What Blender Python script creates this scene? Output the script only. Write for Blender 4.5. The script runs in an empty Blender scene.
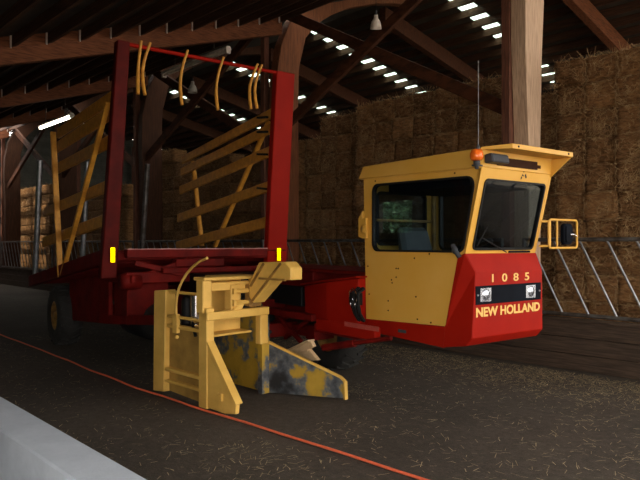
import bpy, bmesh, math, random
from mathutils import Vector, Matrix, noise
random.seed(7)
R = math.radians
scn = bpy.context.scene
col = scn.collection

# ------------------------------------------------------------------ materials
def nt(name):
    m = bpy.data.materials.new(name); m.use_nodes = True
    n = m.node_tree.nodes; l = m.node_tree.links
    return m, n, l, n['Principled BSDF']

def ramp(n, stops):
    r = n.new('ShaderNodeValToRGB')
    e = r.color_ramp.elements
    while len(e) < len(stops): e.new(0.5)
    for i, (p, c) in enumerate(stops):
        e[i].position = p; e[i].color = (*c, 1)
    return r

def noise_node(n, l, scale, detail=4, vec=None, rough=0.55):
    t = n.new('ShaderNodeTexNoise'); t.inputs['Scale'].default_value = scale
    t.inputs['Detail'].default_value = detail; t.inputs['Roughness'].default_value = rough
    if vec is not None: l.new(vec, t.inputs['Vector'])
    return t

def coords(n, l, scale=(1, 1, 1)):
    tc = n.new('ShaderNodeTexCoord'); mp = n.new('ShaderNodeMapping')
    mp.inputs['Scale'].default_value = scale
    l.new(tc.outputs['Object'], mp.inputs['Vector'])
    return mp.outputs['Vector']

def mat(name, c0, c1=None, rough=0.5, metal=0.0, scale=3.0, bump=0.0, bscale=40, stretch=(1, 1, 1), spread=(0.35, 0.65), spec=0.5):
    m, n, l, p = nt(name)
    c1 = c1 or tuple(x * 0.75 for x in c0)
    v = coords(n, l, stretch)
    t = noise_node(n, l, scale, 5, v)
    r = ramp(n, [(spread[0], c1), (spread[1], c0)])
    l.new(t.outputs['Fac'], r.inputs['Fac']); l.new(r.outputs['Color'], p.inputs['Base Color'])
    p.inputs['Roughness'].default_value = rough; p.inputs['Metallic'].default_value = metal
    p.inputs['Specular IOR Level'].default_value = spec
    if bump:
        t2 = noise_node(n, l, bscale, 6, v)
        b = n.new('ShaderNodeBump'); b.inputs['Strength'].default_value = bump; b.inputs['Distance'].default_value = 0.02
        l.new(t2.outputs['Fac'], b.inputs['Height']); l.new(b.outputs['Normal'], p.inputs['Normal'])
    return m

def wood(name, c0, c1, stretch, rough=0.75, spec=0.25):
    return mat(name, c0, c1, rough, 0, 6.0, 0.35, 30, stretch, (0.38, 0.62), spec)

YEL = (0.68, 0.375, 0.075)
M = {}
M['yellow'] = mat('cab_yellow_paint', YEL, (0.64, 0.335, 0.045), 0.45, 0, 1.6, 0.03, 14, spec=0.25)
M['yellow2'] = mat('loader_yellow_paint', (0.78, 0.48, 0.11), (0.62, 0.36, 0.07), 0.55, 0, 3.5, 0.1, 30)
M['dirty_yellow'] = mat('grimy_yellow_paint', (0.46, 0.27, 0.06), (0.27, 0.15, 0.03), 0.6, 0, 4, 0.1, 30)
M['yellow_rail'] = mat('rack_yellow_paint', (0.68, 0.31, 0.035), (0.50, 0.21, 0.022), 0.55, 0, 3, 0.1, 25, (4, 4, 4))
M['cream'] = mat('faded_cream_paint', (0.75, 0.55, 0.33), (0.6, 0.4, 0.22), 0.6, 0, 5)
M['red'] = mat('red_paint', (0.32, 0.010, 0.0035), (0.26, 0.0075, 0.003), 0.5, 0, 2.0, 0.04, 12, spec=0.07)
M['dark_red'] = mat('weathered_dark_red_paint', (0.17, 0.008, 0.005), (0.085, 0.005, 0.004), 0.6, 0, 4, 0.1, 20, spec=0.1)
M['shaded_red'] = mat('shaded_red_paint', (0.10, 0.006, 0.004), (0.06, 0.004, 0.003), 0.6, 0, 4, 0.1, 20, spec=0.1)  # near frame post: red darkened in the colour to stand for shade
M['pink_red'] = mat('pink_red_top', (0.62, 0.30, 0.27), (0.45, 0.16, 0.14), 0.5, 0, 4)
M['black'] = mat('black_rubber', (0.010, 0.010, 0.011), (0.006, 0.006, 0.006), 0.55, 0, 9, spec=0.2)
M['tyre'] = mat('dusty_tyre_rubber', (0.022, 0.020, 0.018), (0.012, 0.011, 0.010), 0.85, 0, 9, 0.2, 40)
M['black_panel'] = mat('black_grille_panel', (0.008, 0.010, 0.015), (0.006, 0.007, 0.010), 0.7, 0, 5, spec=0.03)
M['brown_slot'] = mat('dark_brown_vent', (0.045, 0.017, 0.008), (0.03, 0.012, 0.006), 0.7, 0, 5, spec=0.05)
M['steel'] = mat('dull_galvanised_steel', (0.33, 0.34, 0.36), (0.2, 0.2, 0.21), 0.42, 0.85, 8)
M['steel_worn'] = mat('worn_barrier_steel', (0.16, 0.155, 0.15), (0.07, 0.055, 0.045), 0.5, 0.6, 8)
M['chrome'] = mat('bright_chrome', (0.75, 0.77, 0.8), (0.6, 0.6, 0.63), 0.18, 1.0, 6)
M['grey_lamp'] = mat('grey_lamp_casing', (0.06, 0.063, 0.072), (0.04, 0.041, 0.046), 0.5, 0, 6, spec=0.15)
M['headlight'] = mat('headlight_lens', (0.50, 0.53, 0.60), (0.30, 0.32, 0.38), 0.22, 0.8, 12)
M['hub'] = mat('dirty_yellow_hub', (0.36, 0.19, 0.035), (0.16, 0.08, 0.02), 0.65, 0, 7)
M['reflector_yellow'] = mat('yellow_reflector', (1.0, 0.72, 0.0), (1.0, 0.66, 0.0), 0.3, 1.0, 60)
M['reflector_red'] = mat('faded_red_reflector_strip', (0.42, 0.07, 0.06), (0.33, 0.05, 0.04), 0.45, 0, 30)
M['letter'] = mat('cream_yellow_lettering', (0.80, 0.50, 0.13), (0.74, 0.44, 0.11), 0.45, 0, 20)
M['cord'] = mat('orange_red_cord', (0.95, 0.20, 0.09), (0.85, 0.14, 0.06), 0.7, 0, 60)
M['seat'] = mat('grey_seat_vinyl', (0.075, 0.08, 0.082), (0.05, 0.053, 0.056), 0.6, 0, 5)
M['white_lamp'] = mat('white_lamp_shade', (0.75, 0.66, 0.58), (0.6, 0.5, 0.43), 0.4, 0, 12)
M['grey_lamp_glass'] = mat('grey_lamp_shade', (0.42, 0.39, 0.34), (0.32, 0.29, 0.25), 0.35, 0, 12)
M['leaf'] = mat('green_leaf', (0.34, 0.66, 0.34), (0.02, 0.10, 0.02), 0.55, 0, 6, spread=(0.44, 0.58))
M['stem'] = mat('brown_stem', (0.08, 0.05, 0.03), (0.05, 0.03, 0.02), 0.8, 0, 6)
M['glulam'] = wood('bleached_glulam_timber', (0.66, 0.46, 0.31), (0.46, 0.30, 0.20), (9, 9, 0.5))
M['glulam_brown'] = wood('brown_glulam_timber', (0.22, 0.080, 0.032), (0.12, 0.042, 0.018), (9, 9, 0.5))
M['glulam_shaded'] = wood('shaded_glulam_timber', (0.085, 0.034, 0.016), (0.045, 0.018, 0.009), (9, 9, 0.5))  # far portal legs: their shade is put into the timber colour
M['rafter'] = wood('reddish_rafter_timber', (0.22, 0.075, 0.030), (0.11, 0.036, 0.015), (9, 0.7, 9))
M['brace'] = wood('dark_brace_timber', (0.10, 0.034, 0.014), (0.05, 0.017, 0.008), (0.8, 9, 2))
M['purlin'] = wood('purlin_timber', (0.085, 0.036, 0.018), (0.04, 0.018, 0.010), (0.4, 9, 9))
M['postwood'] = wood('red_brown_post_timber', (0.19, 0.075, 0.045), (0.10, 0.04, 0.025), (9, 9, 0.6))
M['plank'] = wood('dark_plank_wall', (0.075, 0.048, 0.032), (0.035, 0.023, 0.016), (0.5, 6, 9))
M['roof'] = mat('fibre_cement_roof', (0.065, 0.05, 0.036), (0.038, 0.029, 0.022), 0.9, 0, 2, 0.1, 20)
M['siding'] = mat('grey_ribbed_siding', (0.09, 0.09, 0.07), (0.05, 0.05, 0.038), 0.7, 0, 3)
M['sand'] = mat('yard_gravel', (0.34, 0.30, 0.24), (0.24, 0.21, 0.17), 0.95, 0, 2, 0.3, 30)

def concrete():
    m, n, l, p = nt('smooth_concrete')
    v = coords(n, l)
    t = noise_node(n, l, 5, 8, v, 0.7)
    r = ramp(n, [(0.3, (0.50, 0.56, 0.65)), (0.7, (0.62, 0.68, 0.78))])
    l.new(t.outputs['Fac'], r.inputs['Fac']); l.new(r.outputs['Color'], p.inputs['Base Color'])
    p.inputs['Roughness'].default_value = 0.8
    t2 = noise_node(n, l, 60, 8, v)
    b = n.new('ShaderNodeBump'); b.inputs['Strength'].default_value = 0.25; b.inputs['Distance'].default_value = 0.01
    l.new(t2.outputs['Fac'], b.inputs['Height']); l.new(b.outputs['Normal'], p.inputs['Normal'])
    return m
M['concrete'] = concrete()

def floor_mat():
    m, n, l, p = nt('trampled_dirt_floor')
    v = coords(n, l)
    t = noise_node(n, l, 0.55, 6, v, 0.65)
    t2 = noise_node(n, l, 14, 8, v, 0.7)
    mix = n.new('ShaderNodeMath'); mix.operation = 'MULTIPLY_ADD'; mix.inputs[1].default_value = 0.5
    l.new(t2.outputs['Fac'], mix.inputs[0])
    ml = n.new('ShaderNodeMath'); ml.operation = 'MULTIPLY'; ml.inputs[1].default_value = 0.5
    l.new(t.outputs['Fac'], ml.inputs[0]); l.new(ml.outputs[0], mix.inputs[2])
    r = ramp(n, [(0.30, (0.036, 0.029, 0.023)), (0.50, (0.070, 0.057, 0.046)), (0.70, (0.125, 0.102, 0.08))])
    l.new(mix.outputs[0], r.inputs['Fac'])
    t4 = noise_node(n, l, 38, 3, coords(n, l, (1.0, 1.6, 1)), 0.8)          # flecks of chaff
    r4 = ramp(n, [(0.60, (0, 0, 0)), (0.70, (0.75, 0.75, 0.75))]); l.new(t4.outputs['Fac'], r4.inputs['Fac'])
    mc = n.new('ShaderNodeMix'); mc.data_type = 'RGBA'; mc.inputs['B'].default_value = (0.22, 0.17, 0.105, 1)
    l.new(r4.outputs['Color'], mc.inputs['Factor']); l.new(r.outputs['Color'], mc.inputs['A']); l.new(mc.outputs['Result'], p.inputs['Base Color'])
    p.inputs['Roughness'].default_value = 0.85; p.inputs['Specular IOR Level'].default_value = 0.3
    t3 = noise_node(n, l, 45, 8, v, 0.7)
    b = n.new('ShaderNodeBump'); b.inputs['Strength'].default_value = 0.6; b.inputs['Distance'].default_value = 0.02
    l.new(t3.outputs['Fac'], b.inputs['Height']); l.new(b.outputs['Normal'], p.inputs['Normal'])
    return m
M['floor'] = floor_mat()

def straw_mat(name, a, b_, c):
    m, n, l, p = nt(name)
    oi = n.new('ShaderNodeObjectInfo')
    tc = n.new('ShaderNodeTexCoord'); mp = n.new('ShaderNodeMapping')
    mp.inputs['Scale'].default_value = (3.0, 3.0, 9.0)
    ad = n.new('ShaderNodeVectorMath'); ad.operation = 'ADD'
    cb = n.new('ShaderNodeCombineXYZ')
    mu = n.new('ShaderNodeMath'); mu.operation = 'MULTIPLY'; mu.inputs[1].default_value = 37.0
    l.new(oi.outputs['Random'], mu.inputs[0]); l.new(mu.outputs[0], cb.inputs[0]); l.new(mu.outputs[0], cb.inputs[1])
    l.new(tc.outputs['Object'], ad.inputs[0]); l.new(cb.outputs[0], ad.inputs[1]); l.new(ad.outputs[0], mp.inputs['Vector'])
    t = noise_node(n, l, 3.2, 9, mp.outputs['Vector'], 0.75)
    r = ramp(n, [(0.33, c), (0.5, b_), (0.68, a)])
    l.new(t.outputs['Fac'], r.inputs['Fac'])
    hv = n.new('ShaderNodeHueSaturation')
    mr = n.new('ShaderNodeMapRange'); mr.inputs['To Min'].default_value = 0.72; mr.inputs['To Max'].default_value = 1.25
    l.new(oi.outputs['Random'], mr.inputs['Value']); l.new(mr.outputs[0], hv.inputs['Value']); l.new(r.outputs['Color'], hv.inputs['Color'])
    l.new(hv.outputs['Color'], p.inputs['Base Color'])
    p.inputs['Roughness'].default_value = 0.9; p.inputs['Specular IOR Level'].default_value = 0.15
    t2 = noise_node(n, l, 11, 9, mp.outputs['Vector'], 0.8)
    b = n.new('ShaderNodeBump'); b.inputs['Strength'].default_value = 0.9; b.inputs['Distance'].default_value = 0.05
    l.new(t2.outputs['Fac'], b.inputs['Height']); l.new(b.outputs['Normal'], p.inputs['Normal'])
    return m
M['straw'] = straw_mat('baled_straw', (0.38, 0.20, 0.085), (0.23, 0.115, 0.045), (0.09, 0.045, 0.018))
M['stalk'] = mat('bale_stalks', (0.46, 0.30, 0.14), (0.24, 0.13, 0.055), 0.8, 0, 9)
M['loose'] = mat('loose_straw_stalks', (0.66, 0.52, 0.30), (0.30, 0.21, 0.11), 0.8, 0, 5)

def worn(name, sc, sh):
    m, n, l, p = nt(name)
    v = coords(n, l)
    t = noise_node(n, l, sc, 5, v, 0.6)
    r = ramp(n, [(0.42 + sh, (0.012, 0.012, 0.013)), (0.475 + sh, (0.05, 0.055, 0.065)), (0.525 + sh, (0.11, 0.115, 0.115)), (0.57 + sh, (0.36, 0.22, 0.02)), (0.70 + sh, (0.46, 0.28, 0.03))])
    l.new(t.outputs['Fac'], r.inputs['Fac']); l.new(r.outputs['Color'], p.inputs['Base Color'])
    p.inputs['Roughness'].default_value = 0.5
    return m
M['worn'] = worn('scuffed_wing_steel', 2.3, 0.0)
M['worn_side'] = worn('scuffed_side_steel', 3.2, -0.055)

def glass(name, tint, rough=0.02, ior=1.5):
    m, n, l, p = nt(name)
    n.remove(p)
    out = n['Material Output']
    tr = n.new('ShaderNodeBsdfTransparent'); tr.inputs['Color'].default_value = (*tint, 1)
    gl = n.new('ShaderNodeBsdfGlossy'); gl.inputs['Roughness'].default_value = rough
    gl.inputs['Color'].default_value = (0.9, 0.95, 1.0, 1)
    fr = n.new('ShaderNodeFresnel'); fr.inputs['IOR'].default_value = ior
    mx = n.new('ShaderNodeMixShader')
    ge = n.new('ShaderNodeNewGeometry'); mu = n.new('ShaderNodeMath'); mu.operation = 'MULTIPLY'
    iv = n.new('ShaderNodeMath'); iv.operation = 'SUBTRACT'; iv.inputs[0].default_value = 1.0
    l.new(ge.outputs['Backfacing'], iv.inputs[1]); l.new(fr.outputs[0], mu.inputs[0]); l.new(iv.outputs[0], mu.inputs[1])
    l.new(mu.outputs[0], mx.inputs[0]); l.new(tr.outputs[0], mx.inputs[1]); l.new(gl.outputs[0], mx.inputs[2])
    l.new(mx.outputs[0], out.inputs['Surface'])
    return m
M['glass'] = glass('tinted_cab_glass', (0.66, 0.73, 0.76), 0.01, 1.7)
M['glass_front'] = glass('tinted_windscreen_glass', (0.60, 0.68, 0.74), 0.01, 1.45)
M['glass_rear'] = glass('thin_cab_glass', (0.6, 0.66, 0.68), 0.01, 1.10)

def translucent():
    m, n, l, p = nt('translucent_roof_sheet')
    n.remove(p); out = n['Material Output']
    tl = n.new('ShaderNodeBsdfTranslucent'); tl.inputs['Color'].default_value = (0.72, 0.86, 0.80, 1)
    tr = n.new('ShaderNodeBsdfTransparent'); tr.inputs['Color'].default_value = (0.7, 0.82, 0.78, 1)
    mx = n.new('ShaderNodeMixShader'); mx.inputs[0].default_value = 0.55
    l.new(tl.outputs[0], mx.inputs[1]); l.new(tr.outputs[0], mx.inputs[2]); l.new(mx.outputs[0], out.inputs['Surface'])
    return m
M['skylight'] = translucent()

def emit(name, c, s):
    m, n, l, p = nt(name)
    p.inputs['Base Color'].default_value = (0.9, 0.9, 0.85, 1)
    p.inputs['Emission Color'].default_value = (*c, 1); p.inputs['Emission Strength'].default_value = s
    return m
M['tube_lit'] = emit('lit_fluorescent_tube', (1.0, 0.96, 0.80), 9.0)

def amber():
    m, n, l, p = nt('orange_beacon_plastic')
    p.inputs['Base Color'].default_value = (0.85, 0.16, 0.015, 1)
    p.inputs['Roughness'].default_value = 0.2
    p.inputs['Subsurface Weight'].default_value = 0.25
    p.inputs['Subsurface Radius'].default_value = (0.05, 0.02, 0.005)
    return m
M['amber'] = amber()

# ------------------------------------------------------------------ mesh helpers
class MB:
    def __init__(s): s.v = []; s.f = []; s.sm = []
    def add(s, vs, fs, smooth=False):
        o = len(s.v); s.v += [tuple(v) for v in vs]; s.f += [tuple(i + o for i in f) for f in fs]; s.sm += [smooth] * len(fs)
        return s
    def hexa(s, p):      # 8 points: bottom ring, top ring
        return s.add(p, [(3, 2, 1, 0), (4, 5, 6, 7), (0, 1, 5, 4), (1, 2, 6, 5), (2, 3, 7, 6), (3, 0, 4, 7)])
    def box(s, a, b):
        x0, y0, z0 = (min(a[i], b[i]) for i in range(3)); x1, y1, z1 = (max(a[i], b[i]) for i in range(3))
        return s.hexa([(x0, y0, z0), (x1, y0, z0), (x1, y1, z0), (x0, y1, z0), (x0, y0, z1), (x1, y0, z1), (x1, y1, z1), (x0, y1, z1)])
    def bar(s, a, b, w, h, up=(0, 0, 1)):      # rectangular bar from a to b
        a = Vector(a); b = Vector(b); d = (b - a).normalized(); up = Vector(up)
        if abs(d.dot(up)) > 0.99: up = Vector((1, 0, 0))
        sd = d.cross(up).normalized(); u = sd.cross(d).normalized()
        q = []
        for c in (a, b):
            q += [c + sd * w / 2 - u * h / 2, c + sd * w / 2 + u * h / 2, c - sd * w / 2 + u * h / 2, c - sd * w / 2 - u * h / 2]
        return s.hexa(q)
    def prism(s, poly, axis, t0, t1):  # polygon in the plane across axis ('x': (y,z), 'y': (x,z), 'z': (x,y))
        def P(q, t):
            if axis == 'x': return (t, q[0], q[1])
            if axis == 'y': return (q[0], t, q[1])
            return (q[0], q[1], t)
        n = len(poly)
        vs = [P(q, t0) for q in poly] + [P(q, t1) for q in poly]
        fs = [tuple(range(n))[::-1], tuple(range(n, 2 * n))] + [(i, (i + 1) % n, n + (i + 1) % n, n + i) for i in range(n)]
        return s.add(vs, fs)
    def plate(s, pts, t):   # planar polygon in space with thickness t along its normal
        P = [Vector(p) for p in pts]; n = len(P)
        nor = Vector((0, 0, 0))
        for i in range(n): nor += (P[i] - P[0]).cross(P[(i + 1) % n] - P[0])
        nor.normalize(); o = nor * t / 2
        vs = [p - o for p in P] + [p + o for p in P]
        fs = [tuple(range(n))[::-1], tuple(range(n, 2 * n))] + [(i, (i + 1) % n, n + (i + 1) % n, n + i) for i in range(n)]
        return s.add(vs, fs)
    def tube(s, pts, r, n=8, caps=True, radii=None):
        P = [Vector(p) for p in pts]; m = len(P); vs = []; fs = []
        prev = None
        for i, p in enumerate(P):
            d = (P[min(i + 1, m - 1)] - P[max(i - 1, 0)]).normalized()
            if prev is None:
                u = d.cross(Vector((0, 0, 1)))
                if u.length < 0.05: u = d.cross(Vector((1, 0, 0)))
            else:
                u = prev - d * prev.dot(d)
            u.normalize(); prev = u; w = d.cross(u)
            rr = radii[i] if radii else r
            for k in range(n):
                a = 2 * math.pi * k / n
                vs.append(p + (u * math.cos(a) + w * math.sin(a)) * rr)
        for i in range(m - 1):
            for k in range(n):
                fs.append((i * n + k, i * n + (k + 1) % n, (i + 1) * n + (k + 1) % n, (i + 1) * n + k))
        s.add(vs, fs, True)
        if caps:
            s.add(vs[:n], [tuple(range(n))[::-1]]); s.add(vs[-n:], [tuple(range(n))])
        return s
    def lathe(s, prof, c=(0, 0, 0), axis='z', n=24):   # prof: (radius, height)
        vs = []; fs = []; m = len(prof)
        for r, h in prof:
            for k in range(n):
                a = 2 * math.pi * k / n; x, y = r * math.cos(a), r * math.sin(a)
                if axis == 'z': q = (x, y, h)
                elif axis == 'y': q = (x, h, y)
                else: q = (h, x, y)
                vs.append((c[0] + q[0], c[1] + q[1], c[2] + q[2]))
        for i in range(m - 1):
            for k in range(n):
                fs.append((i * n + k, i * n + (k + 1) % n, (i + 1) * n + (k + 1) % n, (i + 1) * n + k))
        return s.add(vs, fs, True)
    def ball(s, c, r, sc=(1, 1, 1), n=16):
        m = n // 2; prof = [(max(1e-4, math.sin(math.pi * i / m)), -math.cos(math.pi * i / m)) for i in range(m + 1)]
        o = len(s.v); s.lathe(prof, (0, 0, 0), 'z', n)
        for i in range(o, len(s.v)):
            v = s.v[i]; s.v[i] = (c[0] + v[0] * r * sc[0], c[1] + v[1] * r * sc[1], c[2] + v[2] * r * sc[2])
        return s
    def mesh(s, name, m, bevel=0.0, fix=True):
        me = bpy.data.meshes.new(name); me.from_pydata(s.v, [], s.f)
        me.polygons.foreach_set('use_smooth', s.sm)
        bm = bmesh.new(); bm.from_mesh(me)
        if fix: bmesh.ops.recalc_face_normals(bm, faces=bm.faces)
        if bevel:
            ed = [e for e in bm.edges if len(e.link_faces) == 2 and not (e.link_faces[0].smooth and e.link_faces[1].smooth) and e.calc_face_angle(0) > 0.5]
            bmesh.ops.bevel(bm, geom=ed, offset=bevel, segments=1, affect='EDGES', clamp_overlap=True)
        bm.to_mesh(me); bm.free()
        me.materials.append(M[m] if isinstance(m, str) else m)
        return me
    def build(s, name, m, parent=None, bevel=0.0, fix=True):
        return link(name, s.mesh(name, m, bevel, fix), parent)

def link(name, data, parent=None):
    o = bpy.data.objects.new(name, data); col.objects.link(o)
    if parent is not None: o.parent = parent
    return o
def tag(o, label=None, cat=None, group=None, kind=None):
    if label: o['label'] = label
    if cat: o['category'] = cat
    if group: o['group'] = group
    if kind: o['kind'] = kind
    return o
def empty(name, loc, rz=0):
    o = link(name, None); o.location = loc; o.rotation_euler = (0, 0, rz); o.empty_display_size = 0.2
    return o
def struct(name, mb, m, parent=None, bevel=0):
    o = mb.build(name, m, parent, bevel)
    if parent is None: o['kind'] = 'structure'
    return o
def copy_tree(o, parent=None):
    c = o.copy(); col.objects.link(c)
    if parent is not None: c.parent = parent
    for ch in list(o.children): copy_tree(ch, c)
    return c

def rounded(pts, r, k=5):     # rounded polygon in 2D
    out = []; n = len(pts)
    for i in range(n):
        p = Vector(pts[i]); a = Vector(pts[i - 1]) - p; b = Vector(pts[(i + 1) % n]) - p
        a.normalize(); b.normalize()
        half = a.angle(b) / 2; t = r / math.tan(half)
        cdir = (a + b).normalized(); c = p + cdir * (r / math.sin(half))
        s = p + a * t - c; e = p + b * t - c
        a0 = math.atan2(s.y, s.x); a1 = math.atan2(e.y, e.x); d = (a1 - a0 + math.pi) % (2 * math.pi) - math.pi
        for j in range(k + 1):
            q = a0 + d * j / k; out.append((c.x + r * math.cos(q), c.y + r * math.sin(q)))
    return out
def inset(poly, d):           # move a rounded loop inward/outward along its local normals
    n = len(poly); out = []; ar = sum(poly[i - 1][0] * poly[i][1] - poly[i][0] * poly[i - 1][1] for i in range(n))
    sg = 1 if ar > 0 else -1
    for i in range(n):
        t = Vector(poly[(i + 1) % n]) - Vector(poly[i - 1])
        if t.length < 1e-9: t = Vector((1, 0))
        t.normalize(); nn = Vector((-t.y, t.x)) * sg
        out.append((poly[i][0] + nn.x * d, poly[i][1] + nn.y * d))
    return out

def holed(outer, holes, mapf, thick, name, m, parent):   # sheet with holes; mapf(u, v, depth) -> 3D
    bm = bmesh.new(); es = []
    for loop in [outer] + holes:
        vs = [bm.verts.new((q[0], q[1], 0)) for q in loop]
        for i in range(len(vs)): es.append(bm.edges.new((vs[i - 1], vs[i])))
    bmesh.ops.triangle_fill(bm, use_beauty=True, use_dissolve=False, edges=es)
    r = bmesh.ops.extrude_face_region(bm, geom=list(bm.faces))
    for e in r['geom']:
        if isinstance(e, bmesh.types.BMVert): e.co.z += thick
    for v in bm.verts: v.co = Vector(mapf(v.co.x, v.co.y, v.co.z))
    bmesh.ops.recalc_face_normals(bm, faces=bm.faces)
    me = bpy.data.meshes.new(name); bm.to_mesh(me); bm.free(); me.materials.append(M[m])
    return link(name, me, parent)
def ringband(outer, inner, mapf, t0, t1):                 # gasket: closed band between two loops of equal length
    n = len(outer); mb = MB()
    vs = [mapf(*q, t0) for q in outer] + [mapf(*q, t0) for q in inner] + [mapf(*q, t1) for q in outer] + [mapf(*q, t1) for q in inner]
    fs = []
    for i in range(n):
        j = (i + 1) % n
        fs += [(i, j, n + j, n + i), (2 * n + i, 3 * n + i, 3 * n + j, 2 * n + j), (i, 2 * n + i, 2 * n + j, j), (n + i, n + j, 3 * n + j, 3 * n + i)]
    return mb.add(vs, fs)

# ================================================================== THE BARN
# x runs along the barn (towards the open gable on +x), y across it, z up
FR = [-4.43, -9.85, -15.5, -21.3, -27.0]     # portal frames
XE, XO = -31.5, 4.5                          # closed end, open end
YN, YL, YF = -1.2, 8.3, 22.0                 # near wall, row of columns, far eave
def zl(y): return 3.47 + 0.316 * y           # centre of the lean-to rafters
def zf(y): return 10.45 - 0.2 * y            # underside of the far roof slope
YR = 12.4

fl = MB(); fl.add([(-60, -45, 0), (45, -45, 0), (45, 50, 0), (-60, 50, 0)], [(0, 1, 2, 3)])
yard = fl.build('ground', 'sand'); yard['kind'] = 'structure'; yard.location.z = -0.03
fl = MB(); fl.box((XE, YN, -0.2), (XO, YF, 0.0))
struct('floor', fl, 'floor')

# kerb beside the camera
struct('kerb', MB().box((XE + 0.2, 1.215, 0), (4.4, 1.485, 0.5)), 'concrete', None, 0.012)
# low plank wall below the feed barrier
w = MB()
for i in range(3):
    w.box((XE + 0.2, 7.92, 0.005 + i * 0.213), (3.0, 7.98, 0.21 + i * 0.213))
w.box((XE + 0.2, 7.88, 0.635), (3.0, 8.0, 0.675))
struct('wall_feed', w, 'plank', None, 0.004)

# near wall with an opening, open from x = -5 on
w = MB()
for a, b_, z0, z1 in ((XE, -13.2, 0, 3.37), (-11.75, -1.8, 0, 3.37), (-13.2, -11.75, 0, 1.92), (-13.2, -11.75, 2.78, 3.37)):
    w.box((a, YN - 0.12, z0), (b_, YN, z1))
struct('wall_near', w, 'siding')
w = MB().box((XE - 0.1, YN, 0), (XE, YF, 2.8)); w.prism([(YN, 2.8), (YF, 2.8), (YF, zf(YF) - 0.02), (YR, zf(YR) - 0.02), (8.4, 6.2), (YL, 6.0), (YN, 3.2)], 'x', XE - 0.1, XE)
for i in range(60):
    z = 0.15 + i * 0.13
    ylo = YN if z < 2.9 else (YL + 0.1 if z > 5.7 else (z - 2.95) / 0.316 + YN + 0.3)
    w.box((XE, max(YN, ylo), z), (XE + 0.035, YF, z + 0.065))
struct('wall_end', w, 'siding')
w = MB().box((XE, YF, 0), (XO, YF + 0.1, zf(YF) - 0.02))
for i in range(48): w.box((XE, YF - 0.03, 0.1 + i * 0.125), (XO, YF, 0.16 + i * 0.125))
struct('wall_far', w, 'siding')
for xx in (-30.9, ):
    for yy in (9.5, 12.5, 15.5, 18.5):
        struct('wall_post_column', MB().box((xx, yy, 0), (xx + 0.15, yy + 0.2, zf(yy) - 0.6 if yy > YR else 6.0)), 'postwood')

# lean-to roof: sheets (with an unseen gap added to let sun onto one stack), purlins, rafters, posts
def sheet(mb, x0, x1, y0, y1, zfun, t=0.02):
    mb.hexa([(x0, y0, zfun(y0)), (x1, y0, zfun(y0)), (x1, y1, zfun(y1)), (x0, y1, zfun(y1)), (x0, y0, zfun(y0) + t), (x1, y0, zfun(y0) + t), (x1, y1, zfun(y1) + t), (x0, y1, zfun(y1) + t)])
zs = lambda y: zl(y) + 0.29
w = MB(); sheet(w, -25.4, XO, YN - 0.3, 8.4, zs); sheet(w, XE, -28.9, YN - 0.3, 8.4, zs); sheet(w, -28.9, -25.4, YN - 0.3, 5.0, zs); sheet(w, -27.18, -26.82, 5.0, 8.4, zs)  # narrow strip left in the added gap keeps sun off the portal leg
struct('ceiling', w, 'roof')
y = -1.1
while y < 8.3:
    struct('purlin_beam', MB().hexa([(XE, y, zl(y) + 0.12), (XO, y, zl(y) + 0.12), (XO, y + 0.065, zl(y) + 0.14), (XE, y + 0.065, zl(y) + 0.14), (XE, y, zs(y)), (XO, y, zs(y)), (XO, y + 0.065, zs(y + 0.065)), (XE, y + 0.065, zs(y + 0.065))]), 'purlin')
    y += 0.513
for xf in FR + [0.95]:
    a, b_ = -1.1, 8.2
    rb = struct('rafter_beam', MB().hexa([(xf - 0.09, a, zl(a) - 0.13), (xf + 0.09, a, zl(a) - 0.13), (xf + 0.09, b_, zl(b_) - 0.13), (xf - 0.09, b_, zl(b_) - 0.13),
                                     (xf - 0.09, a, zl(a) + 0.12), (xf + 0.09, a, zl(a) + 0.12), (xf + 0.09, b_, zl(b_) + 0.12), (xf - 0.09, b_, zl(b_) + 0.12)]), 'rafter', None, 0.006)
    yy = -1.1
    while yy < 8.0:                          # filler boards between the purlins, each with a pale cleat against the purlin
        y1_ = yy + 0.513
        MB().hexa([(xf - 0.05, yy + .07, zl(yy + .07) + 0.12), (xf + 0.07, yy + .07, zl(yy + .07) + 0.12), (xf + 0.07, y1_ - .005, zl(y1_) + 0.12), (xf - 0.05, y1_ - .005, zl(y1_) + 0.12),
                   (xf - 0.05, yy + .07, zs(yy + .07) - .005), (xf + 0.07, yy + .07, zs(yy + .07) - .005), (xf + 0.07, y1_ - .005, zs(y1_) - .005), (xf - 0.05, y1_ - .005, zs(y1_) - .005)]).build('filler_board', 'rafter', rb)
        MB().box((xf + 0.07, y1_ - 0.022, zl(y1_) + 0.10), (xf + 0.10, y1_ - 0.004, zl(y1_) + 0.285)).build('cleat', 'white_lamp', rb)
        yy = y1_
    if xf < 0: struct('timber_post_column', MB().box((xf - (0.25 if xf > -5 else 0.42), 8.03, 0), (xf - (0.12 if xf > -5 else 0.29), 8.16, zl(8.1) - 0.0)), 'postwood', None, 0.006)
    struct('eave_post_column', MB().box((xf - 0.08, -1.18, 0), (xf + 0.08, -1.02, zl(-1.1) - 0.14)), 'postwood')

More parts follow.
